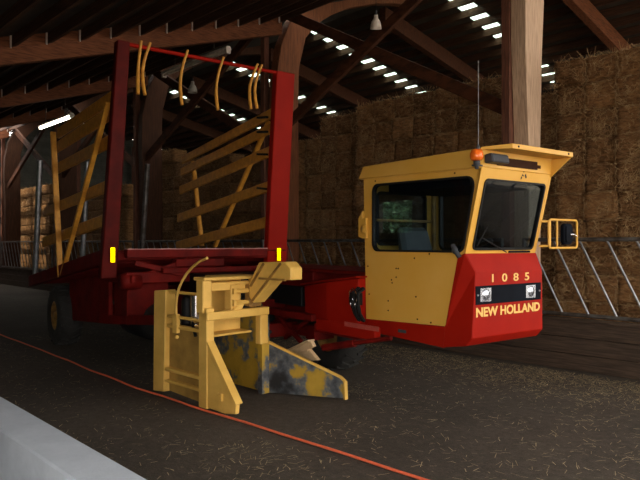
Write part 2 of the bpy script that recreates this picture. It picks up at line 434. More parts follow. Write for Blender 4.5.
# glulam portal columns curving into the main roof
def portal(xf):
    K = 1.057
    inner = [(7.62, 0), (7.62, 3.0), (7.58, 4.2), (7.60, 4.9), (7.72, 5.5), (7.95, 6.0), (8.32, 6.45), (8.9, 6.85), (9.9, 7.25), (10.8, 7.5), (11.7, 7.66)]
    outer = [(8.17, 0), (8.17, 3.0), (8.15, 4.2), (8.17, 5.1), (8.35, 5.75), (8.68, 6.12), (9.05, 6.38), (9.6, 6.68), (10.5, 7.02), (11.1, 7.18), (11.7, 7.3)]
    sh = (0.09, -0.15) if xf > -5 else (0, 0)
    inner, outer = [[(y_ * K + d_ * max(0, 1 - max(0, z_ - 3.2) / 2.2), 1.65 + (z_ - 1.65) * K if z_ > 0 else 0) for y_, z_ in q] for q, d_ in ((inner, sh[0]), (outer, sh[1]))]
    n = len(inner); mb = MB(); t = 0.115
    vs = []
    for sx in (-t, t):
        vs += [(xf + sx, *q) for q in inner] + [(xf + sx, *q) for q in outer]
    fs = []
    for i in range(n - 1):
        fs += [(i, i + 1, n + i + 1, n + i), (2 * n + i, 3 * n + i, 3 * n + i + 1, 2 * n + i + 1), (i, 2 * n + i, 2 * n + i + 1, i + 1), (n + i, n + i + 1, 3 * n + i + 1, 3 * n + i)]
    fs += [(0, n, 3 * n, 2 * n), (n - 1, 3 * n - 1, 4 * n - 1, 2 * n - 1)]
    mb.add(vs, fs)
    return struct('portal_column', mb, 'glulam' if xf > -5 else 'glulam_brown' if xf > -12 else 'glulam_shaded', None, 0.01)
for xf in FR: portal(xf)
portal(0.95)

# cross bracing in the row of columns
FX = FR
for a, b_ in zip(FX[:-1], FX[1:]):
    struct('brace_beam', MB().bar((a, 8.30, 3.45), (b_, 8.30, 6.42), 0.10, 0.2), 'brace', None, 0.006)
    struct('brace_beam', MB().bar((b_, 8.16, 3.9), (a, 8.16, 6.6), 0.09, 0.19), 'brace', None, 0.006)

# main roof: near slope (hidden above the lean-to), far slope with strips of translucent sheet
w = MB(); sheet(w, XE, XO, 8.5, YR, lambda y: 6.55 + (y - 8.5) * (zf(YR) - 6.55) / (YR - 8.5))
struct('roof_near', w, 'roof')
strips = [-8.95, -13.4, -17.9, -22.5]
SW = 0.24
edges = [XO] + sum([[s + SW, s - SW] for s in strips], []) + [XE]
zr = lambda y: zf(y) + 0.0
w = MB()
for i in range(0, len(edges), 2): sheet(w, edges[i + 1], edges[i], YR, YF + 0.3, zr)
struct('roof_far', w, 'roof')
for i, s in enumerate(strips):
    w = MB(); sheet(w, s - SW, s + SW, YR, YF + 0.3, zr, 0.006)
    struct('window_%d' % (i + 1), w, 'skylight')
y = YR + 0.3
while y < YF:
    struct('purlin_beam', MB().box((XE, y, zf(y) - 0.2), (XO, y + 0.09, zf(y) - 0.005)), 'purlin')
    y += 0.55
for xf in (-1.9, -6.3, -10.6, -15.3, -19.8, -24.5):
    a, b_ = YR - 0.1, YF - 0.05
    struct('rafter_beam', MB().hexa([(xf - 0.1, a, zf(a) - 0.62), (xf + 0.1, a, zf(a) - 0.62), (xf + 0.1, b_, zf(b_) - 0.62), (xf - 0.1, b_, zf(b_) - 0.62),
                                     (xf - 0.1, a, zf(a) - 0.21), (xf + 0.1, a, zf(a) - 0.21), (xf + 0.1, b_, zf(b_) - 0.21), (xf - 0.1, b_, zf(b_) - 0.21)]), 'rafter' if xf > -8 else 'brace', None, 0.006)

# ------------------------------------------------------------------ feed barriers
def barrier(x0, x1, label):
    t = tag(empty('feed_barrier', ((x0 + x1) / 2, 7.9, 0.675)), label, 'feed barrier', 'diagonal feed barriers along the bales')
    L = (x1 - x0) / 2 - 0.03
    MB().tube([(-L, 0, 1.02), (L, 0, 1.02)], 0.026, 8).build('top_rail', 'steel_worn', t)
    MB().tube([(-L, 0, 0.05), (L, 0, 0.05)], 0.026, 8).build('bottom_rail', 'steel_worn', t)
    first = None; x = -L + 0.1
    while x + 0.48 < L:
        if first is None:
            first = MB().tube([(0, 0, 1.0), (0.46, 0, 0.06)], 0.014, 7).build('bar', 'steel', t); o = first
        else:
            o = first.copy(); col.objects.link(o)
        o.location = (x, 0, 0); x += 0.345
    for sx in (-L + 0.02, L - 0.02):
        MB().tube([(sx, 0, 0.0), (sx, 0, 1.04)], 0.03, 8).build('end_post', 'steel_worn', t)
bl = ['steel feed barrier of slanting bars beneath the cab mirror', 'steel feed barrier of slanting bars between the cab and the tall red frame',
      'steel feed barrier of slanting bars behind the front of the load bed', 'steel feed barrier of slanting bars behind the slatted racks',
      'steel feed barrier of slanting bars in the bay before the sunlit bales', 'grey feed barrier directly in front of the sunlit bale stack']
bx = [0.75] + FR + [-31.2]
for i in range(6): barrier(bx[i + 1] + 0.12, bx[i] - 0.12, bl[i])

# ------------------------------------------------------------------ straw bales
def bale_mesh(sx, sy, sz, seed, top=False):
    rnd = random.Random(seed)
    bm = bmesh.new(); bmesh.ops.create_cube(bm, size=1.0)
    bmesh.ops.scale(bm, vec=(sx, sy, sz), verts=bm.verts)
    bmesh.ops.bevel(bm, geom=list(bm.edges), offset=0.022, segments=2, affect='EDGES')
    bmesh.ops.subdivide_edges(bm, edges=[e for e in bm.edges if e.calc_length() > 0.2], cuts=7, use_grid_fill=True)
    bmesh.ops.triangulate(bm, faces=bm.faces)
    off = Vector((seed * 3.1, seed * 1.7, 0)); hx, hz = sx / 2, sz / 2
    for v in bm.verts:
        d = noise.noise(v.co * 5 + off) * 0.035 + noise.noise(v.co * 17 + off) * 0.02
        v.co.y += d * (1 if v.co.y > 0 else -1)
        if v.co.z > 0 and top: v.co.z += d * 0.6
        v.co.x = max(-hx, min(hx, v.co.x)); v.co.z = max(-hz, v.co.z if top else min(hz, v.co.z))
    mb = MB(); mb.add([tuple(v.co) for v in bm.verts], [tuple(v.index for v in f.verts) for f in bm.faces], True)
    bm.free()
    for k in range(330 if top else 260):                     # stalks poking out of the face
        up = top and k > 230
        p = Vector((rnd.uniform(-hx, hx), rnd.uniform(-sy / 2, sy / 2) if up else -sy / 2 + 0.02, hz - 0.02 if up else rnd.uniform(-hz, hz)))
        d = Vector((rnd.gauss(0, 1), -abs(rnd.gauss(0, .35)), rnd.gauss(0, 1))) if not up else Vector((rnd.gauss(0, 1), rnd.gauss(0, 1), abs(rnd.gauss(.2, .5))))
        d.normalize(); q = p + d * rnd.uniform(0.06, 0.17)
        q.x = max(-hx + .002, min(hx - .002, q.x)); q.z = max(-hz + .002, q.z if top else min(hz - .002, q.z))
        e = q - p
        if e.length < 0.02: continue
        wv = e.cross(Vector((rnd.random(), -1, rnd.random()))).normalized() * rnd.uniform(0.0015, 0.003)
        vs = [p - wv, p + wv, q + wv, q - wv]
        for w_ in vs: w_.x = max(-hx, min(hx, w_.x)); w_.z = max(-hz, w_.z if top else min(hz, w_.z))
        mb.add(vs, [(0, 1, 2, 3)])
    me = mb.mesh('straw_bale', 'straw', 0, False); me.materials.append(M['stalk'])
    for q in me.polygons:
        if len(q.vertices) == 4: q.material_index = 1
    return me
ORD = ['first', 'second', 'third', 'fourth', 'fifth', 'sixth', 'seventh', 'eighth', 'ninth', 'tenth', 'eleventh', 'twelfth', 'thirteenth', 'fourteenth']
ends = [[bale_mesh(0.448, 0.95, 0.394, s + 20 * t, t == 1) for s in range(5)] for t in (0, 1)]
sides = [[bale_mesh(0.896, 0.46, 0.394, s + 9 + 20 * t, t == 1) for s in range(5)] for t in (0, 1)]
def stack(x0, cols, rows, pitch, y0, meshes, dep, tail, group, direction=1, layer=0.396):
    rnd = random.Random(int(abs(x0) * 100))
    for c_ in range(cols):
        rr = rows[c_] if isinstance(rows, (list, tuple)) else rows
        for r_ in range(rr):
            o = link('straw_bale', rnd.choice(meshes[1 if r_ == rr - 1 else 0]))
            o.location = (x0 + direction * (c_ + 0.5) * pitch, y0 + dep / 2 + rnd.uniform(-.05, .05) * (0.3 if 'sunlit' in tail[:7] else 1), 0.2 + r_ * layer)
            sc = pitch / (0.45 if meshes is ends else 0.9); o.scale = (sc, 1, 1)
            tag(o, 'straw bale, %s course down, %s along, %s' % (ORD[rr - 1 - r_], ORD[c_], tail), 'straw bale', group)
stack(-4.36, 5, 11, 0.45, 9.0, ends, 0.95, 'stack rising above the cab mirror', 'straw bales behind the mirror')
stack(-4.36, 2, 10, 0.395, 9.12, ends, 0.95, 'low gap behind the pale column', 'straw bales behind the pale column', -1)
stack(-5.15, 7, 11, 0.472, 9.0, ends, 0.95, 'tall stack rising above the cab roof', 'straw bales behind the cab', -1)
stack(-8.46, 4, [11, 11, 11, 10], 0.485, 9.4, ends, 0.95, 'recessed stack beside the tall red frame', 'straw bales in the recessed stack', -1)
stack(-10.42, 8, [10, 10, 9, 10, 10, 10, 11, 11], 0.9, 9.25, sides, 0.46, 'stack behind the slatted rack', 'straw bales behind the racks', -1)
stack(-18.9, 5, [9, 8, 9, 8, 8], 0.92, 9.35, sides, 0.46, 'dim stack beside the sunlit stack', 'straw bales beyond the racks', -1)
stack(-24.95, 4, 10, 0.92, 9.1, sides, 0.46, 'sunlit stack beyond the wagon tail', 'sunlit straw bales', -1)

# ------------------------------------------------------------------ loose straw on the floor
def straws():
    rnd = random.Random(3); mb = MB()
    def free(x, y):      # not where wheels, loader or cord stand
        dx, dy = x + 3.107, y - 4.828; lx = dx * 0.9925 - dy * 0.1219; ly = dx * 0.1219 + dy * 0.9925
        if -3.25 < lx < -0.9 and -1.95 < ly < -0.2: return False
        for wx, wy in ((-6.98, -1.72), (-6.98, .62), (-2.78, .62), (-3.3, -.5)):
            if abs(lx - wx) < 0.6 and abs(ly - wy) < 0.45: return False
        return abs(y - (3.515 - 0.165 * math.exp(-((x + 6.6) / 3.0) ** 2))) > 0.13
    def put(x, y, L=None):
        L = L or rnd.uniform(0.02, 0.09); a = rnd.uniform(0, math.pi); d = Vector((math.cos(a), math.sin(a), rnd.uniform(-.04, .12)))
        w = Vector((-d.y, d.x, 0)) * rnd.uniform(0.001, 0.0024); p = Vector((x, y, 0.006)); q = p + d * L; m = (p + q) / 2 + Vector((0, 0, 0.006))
        q.z = max(q.z, 0.004); mb.add([p - w, p + w, q + w, q - w], [(0, 1, 2, 3)])
    k = 0
    while k < 12000:
        y = 1.65 + 6.1 * rnd.random(); x = rnd.uniform(-12, 1.0)
        dens = 0.10 + 0.55 * max(0, (y - 5.6) / 2.2) + 0.25 * max(0, (x + 3.2) / 4) + 0.5 * max(0, noise.noise(Vector((x * 0.9, y * 0.9, 0))))
        if rnd.random() < dens and free(x, y): put(x, y); k += 1
    for _ in range(6000):
        x, y = rnd.uniform(-12, 1.5), 7.68 - abs(rnd.gauss(0, 0.6))
        if free(x, y): put(x, y, rnd.uniform(0.04, 0.12))
    return mb
st = straws().build('loose_straw', 'loose', None, 0, False)
tag(st, 'pale stalks of straw strewn over the dark barn floor', 'straw', None, 'stuff')

# orange cord stretched along the floor
pts = []
for i in range(120):
    x = -30 + i * (32.5 / 119); pts.append((x, 3.515 - 0.165 * math.exp(-((x + 6.6) / 3.0) ** 2) + 0.005 * math.sin(x * 1.3) + 0.006 * math.sin(x * 4.1), 0.014 + 0.004 * math.sin(x * 5)))
cd = MB().tube(pts, 0.011, 6).build('floor_cord', 'cord')
tag(cd, 'thin orange-red cord lying straight along the floor past the yellow loader', 'cord')

# ------------------------------------------------------------------ lamps of the barn
def tube_lamp(x, y, z, L, lit, label):
    t = tag(empty('fluorescent_lamp', (x, y, z)), label, 'ceiling lamp')
    h = L / 2
    MB().prism([(-0.07, 0.05), (0.07, 0.05), (0.035, 0.11), (-0.035, 0.11)], 'x', -h, h).build('housing', 'white_lamp', t)
    MB().tube([(-h + 0.02, 0, 0.02), (h - 0.02, 0, 0.02)], 0.045 if lit else 0.028, 12).build('lamp_tube', 'tube_lit' if lit else 'white_lamp', t)
    for s in (-h + 0.03, h - 0.03): MB().box((s - 0.03, -0.05, -0.03), (s + 0.03, 0.05, 0.06)).build('end_cap', 'white_lamp', t)
    for s in (-h * 0.6, h * 0.6): MB().tube([(s, 0, 0.11), (s, 0, zl(y) + 0.13 - z)], 0.008, 5).build('hanger', 'steel_worn', t)
    return t
tube_lamp(-18.0, 6.7, 5.06, 2.4, True, 'bright lit fluorescent tube under the roof above the slatted rack')
tube_lamp(-11.2, 7.0, 5.36, 2.5, False, 'long unlit fluorescent fitting under the roof above the red frame')
def bell(x, y, z, tilt, s, m, label):
    t = tag(empty('hanging_lamp', (x, y, z)), label, 'hanging lamp')
    t.rotation_euler = (tilt[0], tilt[1], 0)
    t.scale = (s, s, s)
    MB().lathe([(0.001, 0.17), (0.045, 0.165), (0.055, 0.08), (0.10, 0.02), (0.125, -0.07), (0.135, -0.16), (0.128, -0.16), (0.118, -0.06), (0.09, 0.0), (0.001, 0.03)], n=24).build('lamp_shade', m, t)
    MB().ball((0, 0, -0.06), 0.06).build('bulb', 'white_lamp', t)
    MB().tube([(0, 0, 0.16), (0, 0, 0.26)], 0.03, 10).build('lamp_holder', 'grey_lamp', t)
    up = Matrix.Rotation(tilt[1], 4, 'Y') @ Matrix.Rotation(tilt[0], 4, 'X')
    MB().tube([(0, 0, 0.25), tuple(up.inverted() @ Vector((0, 0, (zl(y) + 0.12 - z) / s)))], 0.008, 5).build('cable', 'black', t)
    return t
bell(-6.62, 7.52, 5.20, (0.3, 0.3), 0.68, 'white_lamp', 'white bell lamp hanging by the crossed braces above the bales')
bell(-12.4, 7.72, 5.24, (0, 0), 0.8, 'grey_lamp_glass', 'dull grey bell lamp hanging above the slatted rack')

# ------------------------------------------------------------------ greenery outside the near-wall opening
def shrub(x, y, h, seed, label):
    rnd = random.Random(seed); t = tag(empty('leafy_shrub', (x, y, -0.03)), label, 'shrub', 'shrubs outside the barn opening')
    s = MB(); lf = MB()
    for k in range(9):
        a = rnd.uniform(0, 6.28); q = [(0, 0, 0)]
        for j in range(1, 6):
            f = j / 5; q.append((math.cos(a) * 0.8 * f * f + rnd.gauss(0, .05), math.sin(a) * 0.8 * f * f + rnd.gauss(0, .05), h * 0.9 * f))
        s.tube(q, 0.02, 5, True, [0.03, 0.026, 0.022, 0.017, 0.012, 0.006])
    for k in range(2000):
        r_ = rnd.random() ** 0.4; a = rnd.uniform(0, 6.28); z = h * (0.08 + 0.92 * rnd.random()); rad = 1.1 * math.sqrt(max(0.05, math.sin(math.pi * min(0.97, 0.15 + z / h * 0.8))))
        c = Vector((math.cos(a) * r_ * rad, math.sin(a) * r_ * rad, z)); d = Vector((rnd.gauss(0, 1), rnd.gauss(0, 1), rnd.gauss(-.2, .7))).normalized(); w = d.orthogonal().normalized()
        w = (Matrix.Rotation(rnd.uniform(0, 6.28), 3, d) @ w) * 0.10; L = 0.16
        n_ = d.cross(w).normalized() * 0.012
        lf.add([c, c + d * L + w, c + d * L * 2, c + d * L - w, c + d * L + n_], [(0, 1, 4), (1, 2, 4), (2, 3, 4), (3, 0, 4)])
    s.build('stem', 'stem', t); lf.build('foliage', 'leaf', t, 0, False)
shrub(-14.4, -3.3, 3.8, 1, 'leafy green shrub outside, mirrored in the cab side window')
shrub(-17.2, -3.9, 4.2, 2, 'second leafy shrub outside, mirrored at the edge of the cab window')
shrub(-16.2, -6.6, 5.4, 3, 'tallest leafy shrub outside behind the two others')

shrub(-19.4, -6.2, 5.4, 4, 'broad leafy shrub outside, farthest along the barn wall')
shrub(-13.2, -6.4, 5.2, 5, 'leafy shrub outside behind the front one, nearest the barn door')
shrub(-20.6, -9.4, 6.0, 6, 'tall leafy shrub at the far corner of the outside thicket')
shrub(-17.8, -9.3, 6.0, 7, 'tall leafy shrub in the middle of the outside thicket back row')
# ================================================================== THE BALE WAGON  (local: x forward, y away from the camera)
V0 = (-3.107, 4.828, 0)
W = tag(empty('bale_wagon', V0, R(-7.0)), 'red self-propelled bale wagon with yellow cab, yellow loader and tall slatted racks', 'farm vehicle')

# --- chassis
c = MB()
c.box((-8.2, -1.05, 0.72), (-3.35, -0.91, 0.96)); c.box((-8.2, 0.22, 0.72), (-1.5, 0.36, 0.96))
for xx in (-8.0, -6.9, -5.6, -4.4, -3.5): c.box((xx, -1.0, 0.75), (xx + 0.12, 0.3, 0.9))
c.box((-3.4, -0.4, 0.42), (-3.2, 0.3, 0.60)); c.box((-2.88, 0.2, 0.42), (-2.68, 0.75, 0.60)); c.box((-3.3, 0.2, 0.45), (-2.7, 0.3, 0.58)); c.box((-7.05, -1.6, 0.38), (-6.85, 0.6, 0.6))
c.bar((-3.9, 0.1, 0.4), (-3.0, 0.1, 0.75), 0.06, 0.06); c.bar((-3.2, 0.1, 0.4), (-2.6, 0.1, 0.72), 0.05, 0.05); c.bar((-3.5, 0.08, 0.75), (-2.8, 0.08, 0.4), 0.05, 0.05)
c.box((-4.6, -0.12, 0.72), (-2.3, 0.02, 0.80)); c.box((-2.3, -0.08, 0.60), (-1.5, 0.15, 0.70))
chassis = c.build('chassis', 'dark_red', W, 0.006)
MB().box((-4.0, -0.9, 0.5), (-3.45, 0.1, 1.25)).box((-3.6, 0.05, 0.85), (-2.75, 0.12, 1.1)).lathe([(0.001, -5.0), (0.27, -5.0), (0.3, -4.9), (0.3, -4.3), (0.2, -4.2), (0.001, -4.2)], (0, -1.25, 0.66), 'x', 20).build('gearbox', 'black', chassis, 0.01)
MB().tube([(-1.95, -0.2, 0.47), (-1.45, -0.16, 0.58)], 0.042, 10).tube([(-1.5, -0.17, 0.57), (-0.95, -0.1, 0.69)], 0.024, 8).build('steering_cylinder', 'dark_red', chassis)

# --- engine cover and front fender box beside the cab
e = MB()
top = [(-2.62, 0.0, 1.12), (-2.04, -0.10, 1.20), (-1.46, -0.10, 1.27), (-1.46, 1.0, 1.27), (-2.62, 1.0, 1.18)]
bot = [(-2.60, 0.0, 0.77), (-2.02, -0.10, 0.71), (-1.48, -0.10, 0.76), (-1.48, 1.0, 0.76), (-2.60, 1.0, 0.76)]
e.add(bot + top, [(0, 1, 2, 3, 4), (9, 8, 7, 6, 5)] + [(i, (i + 1) % 5, 5 + (i + 1) % 5, 5 + i) for i in range(5)])
e.plate([(-2.07, -0.16, 1.21), (-1.43, -0.16, 1.285), (-1.43, 1.0, 1.30), (-2.66, 1.0, 1.20), (-2.66, -0.04, 1.14)], 0.02)
e.box((-2.22, -0.115, 0.63), (-1.18, -0.03, 0.765))
ec = e.build('engine_cover', 'red', W, 0.012)
h = MB(); h.box((-4.05, 0.12, 1.05), (-2.6, 1.05, 1.30)).box((-4.05, 0.1, 1.29), (-1.5, 1.05, 1.33))
h.build('engine_deck', 'dark_red', W, 0.01)
hs = MB()
for k in range(4):
    y0 = -0.155 - 0.012 * (k % 2); x0 = -1.52 + k * 0.035
    x0 += 0.07; hs.tube([(x0, y0 + 0.05, 1.17), (x0 - 0.02, y0 - 0.02, 1.12), (x0 - 0.03 + k * 0.01, y0 - 0.03, 1.0), (x0 - 0.01, y0, 0.90), (x0 + 0.0, y0 + 0.05, 0.82)], 0.018, 7)
hs.box((-1.50, -0.2, 0.99), (-1.37, -0.12, 1.12))
hose = hs.build('hydraulic_hose', 'black', ec)
hc = MB()
for k in range(4): hc.ball((-1.47 + k * 0.035, -0.2, 1.0 + 0.05 * (k % 2)), 0.012, (1, 1, 2.2), 8)
hc.tube([(-1.50, -0.19, 1.05), (-1.49, -0.2, 1.13), (-1.43, -0.2, 1.17), (-1.37, -0.2, 1.11)], 0.008, 6)
tag(hc.build('hose_coupling', 'chrome', ec), 'chrome hose couplings')
tag(MB().plate([(-1.68, -0.115, 0.735), (-1.12, -0.115, 0.735), (-1.12, -0.115, 0.785), (-1.68, -0.115, 0.785)], 0.006).build('reflector_strip', 'reflector_red', ec), 'faded pink-red reflector strip')
# pale bracket arm under the fender box
a = MB(); a.plate([(-2.68, -0.34, 0.27), (-1.98, -0.34, 0.555), (-1.93, -0.34, 0.50), (-2.02, -0.34, 0.46), (-1.85, -0.34, 0.36), (-2.3, -0.34, 0.27)], 0.05)
a.bar((-2.70, -0.36, 0.275), (-1.97, -0.36, 0.565), 0.10, 0.02); a.plate([(-2.35, -0.37, 0.36), (-2.02, -0.37, 0.46), (-2.03, -0.37, 0.43), (-2.33, -0.37, 0.33)], 0.015)
tag(a.build('lift_bracket', 'cream', W, 0.004), 'pale cream lift bracket')

# --- wheels
def wheel_meshes():
    t = MB(); r = 0.47; w = 0.36
    t.lathe([(0.22, -w / 2 + .04), (0.26, -w / 2), (0.40, -w / 2), (0.455, -w / 2 + .05), (r, -w / 2 + .10), (r, w / 2 - .10), (0.455, w / 2 - .05), (0.40, w / 2), (0.26, w / 2), (0.22, w / 2 - .04)], (0, 0, 0), 'y', 36)
    for k in range(22):
        for sg in (-1, 1):
            a = 2 * math.pi * (k + 0.25 * sg) / 22; a2 = a + 0.12
            p = Vector((math.cos(a) * (r + .005), sg * 0.02, math.sin(a) * (r + .005))); q = Vector((math.cos(a2) * (r - .01), sg * 0.16, math.sin(a2) * (r - .01)))
            t.bar(p, q, 0.035, 0.03, p)
    hub = MB().lathe([(0.225, -0.14), (0.235, -0.155), (0.215, -0.16), (0.20, -0.11), (0.15, -0.07), (0.13, -0.10), (0.07, -0.12), (0.06, -0.16), (0.001, -0.165)], (0, 0, 0), 'y', 30)
    hub.lathe([(0.225, 0.14), (0.235, 0.155), (0.215, 0.16), (0.20, 0.11), (0.001, 0.09)], (0, 0, 0), 'y', 30)
    for k in range(8):
        a = 2 * math.pi * k / 8; hub.lathe([(0.014, -0.075), (0.014, -0.10), (0.001, -0.10)], (math.cos(a) * 0.165, 0, math.sin(a) * 0.165), 'y', 6)
    return t.mesh('wheel', 'tyre'), hub.mesh('hub', 'hub')
wm, hm = wheel_meshes()
wh = link('wheel', wm, W); hb = link('hub', hm, wh); tag(hb, 'dull yellow wheel hub')
wh.location = (-6.98, -1.72, 0.475)
for p in ((-6.98, 0.62, 0.475), (-2.78, 0.62, 0.475), (-3.3, -0.5, 0.475)):
    q = wh.copy(); col.objects.link(q); q.parent = W; q.location = p
    g = hb.copy(); col.objects.link(g); g.parent = q

# --- load bed (rear end lower by about seven degrees)
def zb(x): return 1.42 + 0.122 * (x + 4.2)
b = MB()
for yy in (-1.93, 0.72):
    xe = -4.21
    b.hexa([(-8.65, yy, zb(-8.65) - 0.02), (xe, yy, zb(xe) - 0.02), (xe, yy + 0.1, zb(xe) - 0.02), (-8.65, yy + 0.1, zb(-8.65) - 0.02), (-8.65, yy, zb(-8.65) + 0.17), (xe, yy, zb(xe) + 0.17), (xe, yy + 0.1, zb(xe) + 0.17), (-8.65, yy + 0.1, zb(-8.65) + 0.17)])
for k in range(9):
    x = -8.6 + k * 0.54; b.box((x, -1.88, zb(x) + 0.02), (x + 0.08, 0.76, zb(x) + 0.12))
b.hexa([(-8.6, -1.85, zb(-8.6) + 0.11), (-4.15, -1.85, zb(-4.15) + 0.11), (-4.15, 0.74, zb(-4.15) + 0.11), (-8.6, 0.74, zb(-8.6) + 0.11), (-8.6, -1.85, zb(-8.6) + 0.13), (-4.15, -1.85, zb(-4.15) + 0.13), (-4.15, 0.74, zb(-4.15) + 0.13), (-8.6, 0.74, zb(-8.6) + 0.13)])
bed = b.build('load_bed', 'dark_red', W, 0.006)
f = MB().box((-4.15, -1.72, 1.46), (-4.03, 0.34, 1.57))
f.box((-4.1, -1.1, 1.34), (-3.95, -0.4, 1.44)); f.bar((-4.05, -1.62, 1.40), (-3.95, -1.0, 1.24), 0.07, 0.07); f.bar((-4.05, -1.6, 1.2), (-4.0, -0.9, 1.42), 0.08, 0.08)
f.box((-4.12, -1.75, 1.14), (-3.98, 0.6, 1.28)); f.box((-3.98, -1.3, 1.26), (-3.9, 0.2, 1.33))
f.lathe([(0.001, -1.8), (0.10, -1.8), (0.11, -1.72), (0.10, -1.55), (0.001, -1.55)], (-4.05, 0, 1.17), 'y', 16)
cb = f.build('front_crossbeam', 'dark_red', bed, 0.008)
tag(MB().box((-4.155, -1.72, 1.568), (-4.025, 0.34, 1.578)).build('crossbeam_top', 'pink_red', bed), 'pink top of the crossbeam')  # thin sheet, paler and pinker than the beam under it
p = MB().prism([(-6.7, 0.42), (-4.75, 0.56), (-4.75, 1.22), (-6.7, 1.06)], 'y', -1.72, -1.66)
p.box((-4.7, -1.66, 0.6), (-4.2, -1.1, 1.2)); p.bar((-4.75, -1.70, 0.62), (-3.3, -1.5, 0.74), 0.06, 0.12); p.bar((-4.75, -1.70, 1.18), (-3.9, -1.68, 1.2), 0.06, 0.1)
p.build('side_panel', 'dark_red', W, 0.01)

# --- tall front frame: two posts, top bar, hanging hooks, reflectors
LEAN = 0.25
def post(y0, y1, dx, mname, k0=.02, k1=0.0):
    o = MB(); zt = 4.16
    o.hexa([(-4.2 - dx, y0, 1.2), (-4.2, y0, 1.2), (-4.2, y1, 1.2), (-4.2 - dx, y1, 1.2), (-4.2 + LEAN - dx, y0 + k0, zt), (-4.2 + LEAN, y0 + k0, zt), (-4.2 + LEAN, y1 + k1, zt), (-4.2 + LEAN - dx, y1 + k1, zt)])
    return o.build('frame_post', mname, W, 0.012)
post(-1.99, -1.79, 0.13, 'shaded_red', .12, .08); post(0.43, 0.77, 0.12, 'red')
MB().tube([(-3.99, -1.74, 4.13), (-3.99, 0.47, 4.135)], 0.026, 10).build('top_bar', 'red', W)
hk = [(-1.57, -1.61, 0.68), (-1.45, -1.52, 0.68), (-0.94, -1.02, 0.74), (-0.41, -0.50, 0.74), (0.13, 0.02, 0.66), (0.20, 0.12, 0.64)]
for i, (yt, yb, L) in enumerate(hk):
    sw = (-0.0, -0.06, -0.05, -0.05, -0.06, -0.06)[i]
    q = []
    for j in range(9):
        s = j / 8; q.append((-3.955 - 0.05 * math.sin(math.pi * s), yt + (yb - yt) * s + sw * math.sin(math.pi * s) * 0.75, 4.20 - L * s))
    MB().tube(q, 0.02, 7, True, [0.018, 0.02, 0.02, 0.021, 0.022, 0.023, 0.024, 0.024, 0.022]).build('bale_hook', 'yellow_rail', W)
def refl(x, y, z, ang):
    o = MB(); 
    o.box((-0.008, -0.026, -0.092), (0.001, 0.026, 0.092))
    r = o.build('reflector', 'reflector_yellow', W); r.location = (x, y, z); r.rotation_euler = (0, 0, ang); tag(r, 'bright yellow reflector')
refl(-4.12, -1.87, 1.50, R(-17.9)); refl(-4.13, 0.60, 1.48, R(-32.6))

# --- slatted side racks
def rack(y, rails, out):
    m = MB()
    for (za, x0, x1, hgt, sl) in rails:
        zz = lambda x: za + sl * (x + 4.35)
        m.hexa([(x0, y, zz(x0) - hgt / 2), (x1, y, zz(x1) - hgt / 2), (x1, y + 0.05, zz(x1) - hgt / 2), (x0, y + 0.05, zz(x0) - hgt / 2), (x0, y, zz(x0) + hgt / 2), (x1, y, zz(x1) + hgt / 2), (x1, y + 0.05, zz(x1) + hgt / 2), (x0, y + 0.05, zz(x0) + hgt / 2)])
    r = m.build('side_rack', 'yellow_rail', W, 0.012)
    return r
rl = rack(-1.84, [(3.515, -7.0, -4.12, 0.17, .03), (3.325, -7.1, -4.15, 0.175, .04), (2.965, -7.3, -4.2, 0.17, .036), (2.40, -7.9, -4.22, 0.16, .06), (1.97, -8.0, -4.25, 0.17, .085)], -1)
rr = rack(0.52, [(3.58, -7.45, -4.1, 0.15, .112), (3.36, -7.5, -4.15, 0.15, .112), (3.02, -7.55, -4.2, 0.16, .112), (2.50, -7.65, -4.2, 0.16, .112), (1.97, -7.7, -4.2, 0.17, .112)], 1)
MB().bar((-7.0, -1.90, 3.45), (-6.52, -1.90, 1.12), 0.05, 0.085, (0, 1, 0)).build('brace', 'yellow_rail', rl, 0.006)
MB().bar((-4.22, -1.90, 3.42), (-6.43, -1.90, 1.15), 0.05, 0.065, (0, 1, 0)).build('brace', 'yellow_rail', rl, 0.006)
MB().tube([(-7.1, 0.60, 3.17), (-6.72, 0.60, 1.60)], 0.045, 8).build('brace', 'yellow_rail', rr)
MB().tube([(-4.42, 0.60, 3.5), (-6.2, 0.60, 1.60)], 0.042, 8).build('brace', 'yellow_rail', rr)
for za in (3.58, 3.36, 3.02, 2.50):
    MB().bar((-4.58, 0.505, za - 0.005), (-4.30, 0.505, za - 0.04), 0.03, 0.05, (0, 1, 0)).build('rubber_pad', 'black', rr)
# upright tubes at the tail
for yy, zt in ((-1.85, 3.12), (-1.03, 3.16), (0.12, 3.2)):
    MB().tube([(-8.50, yy, zb(-8.5) + 0.1), (-8.14, yy, zt)], 0.05, 10).build('tail_tube', 'steel_worn' if yy > -0.5 else 'steel', W)

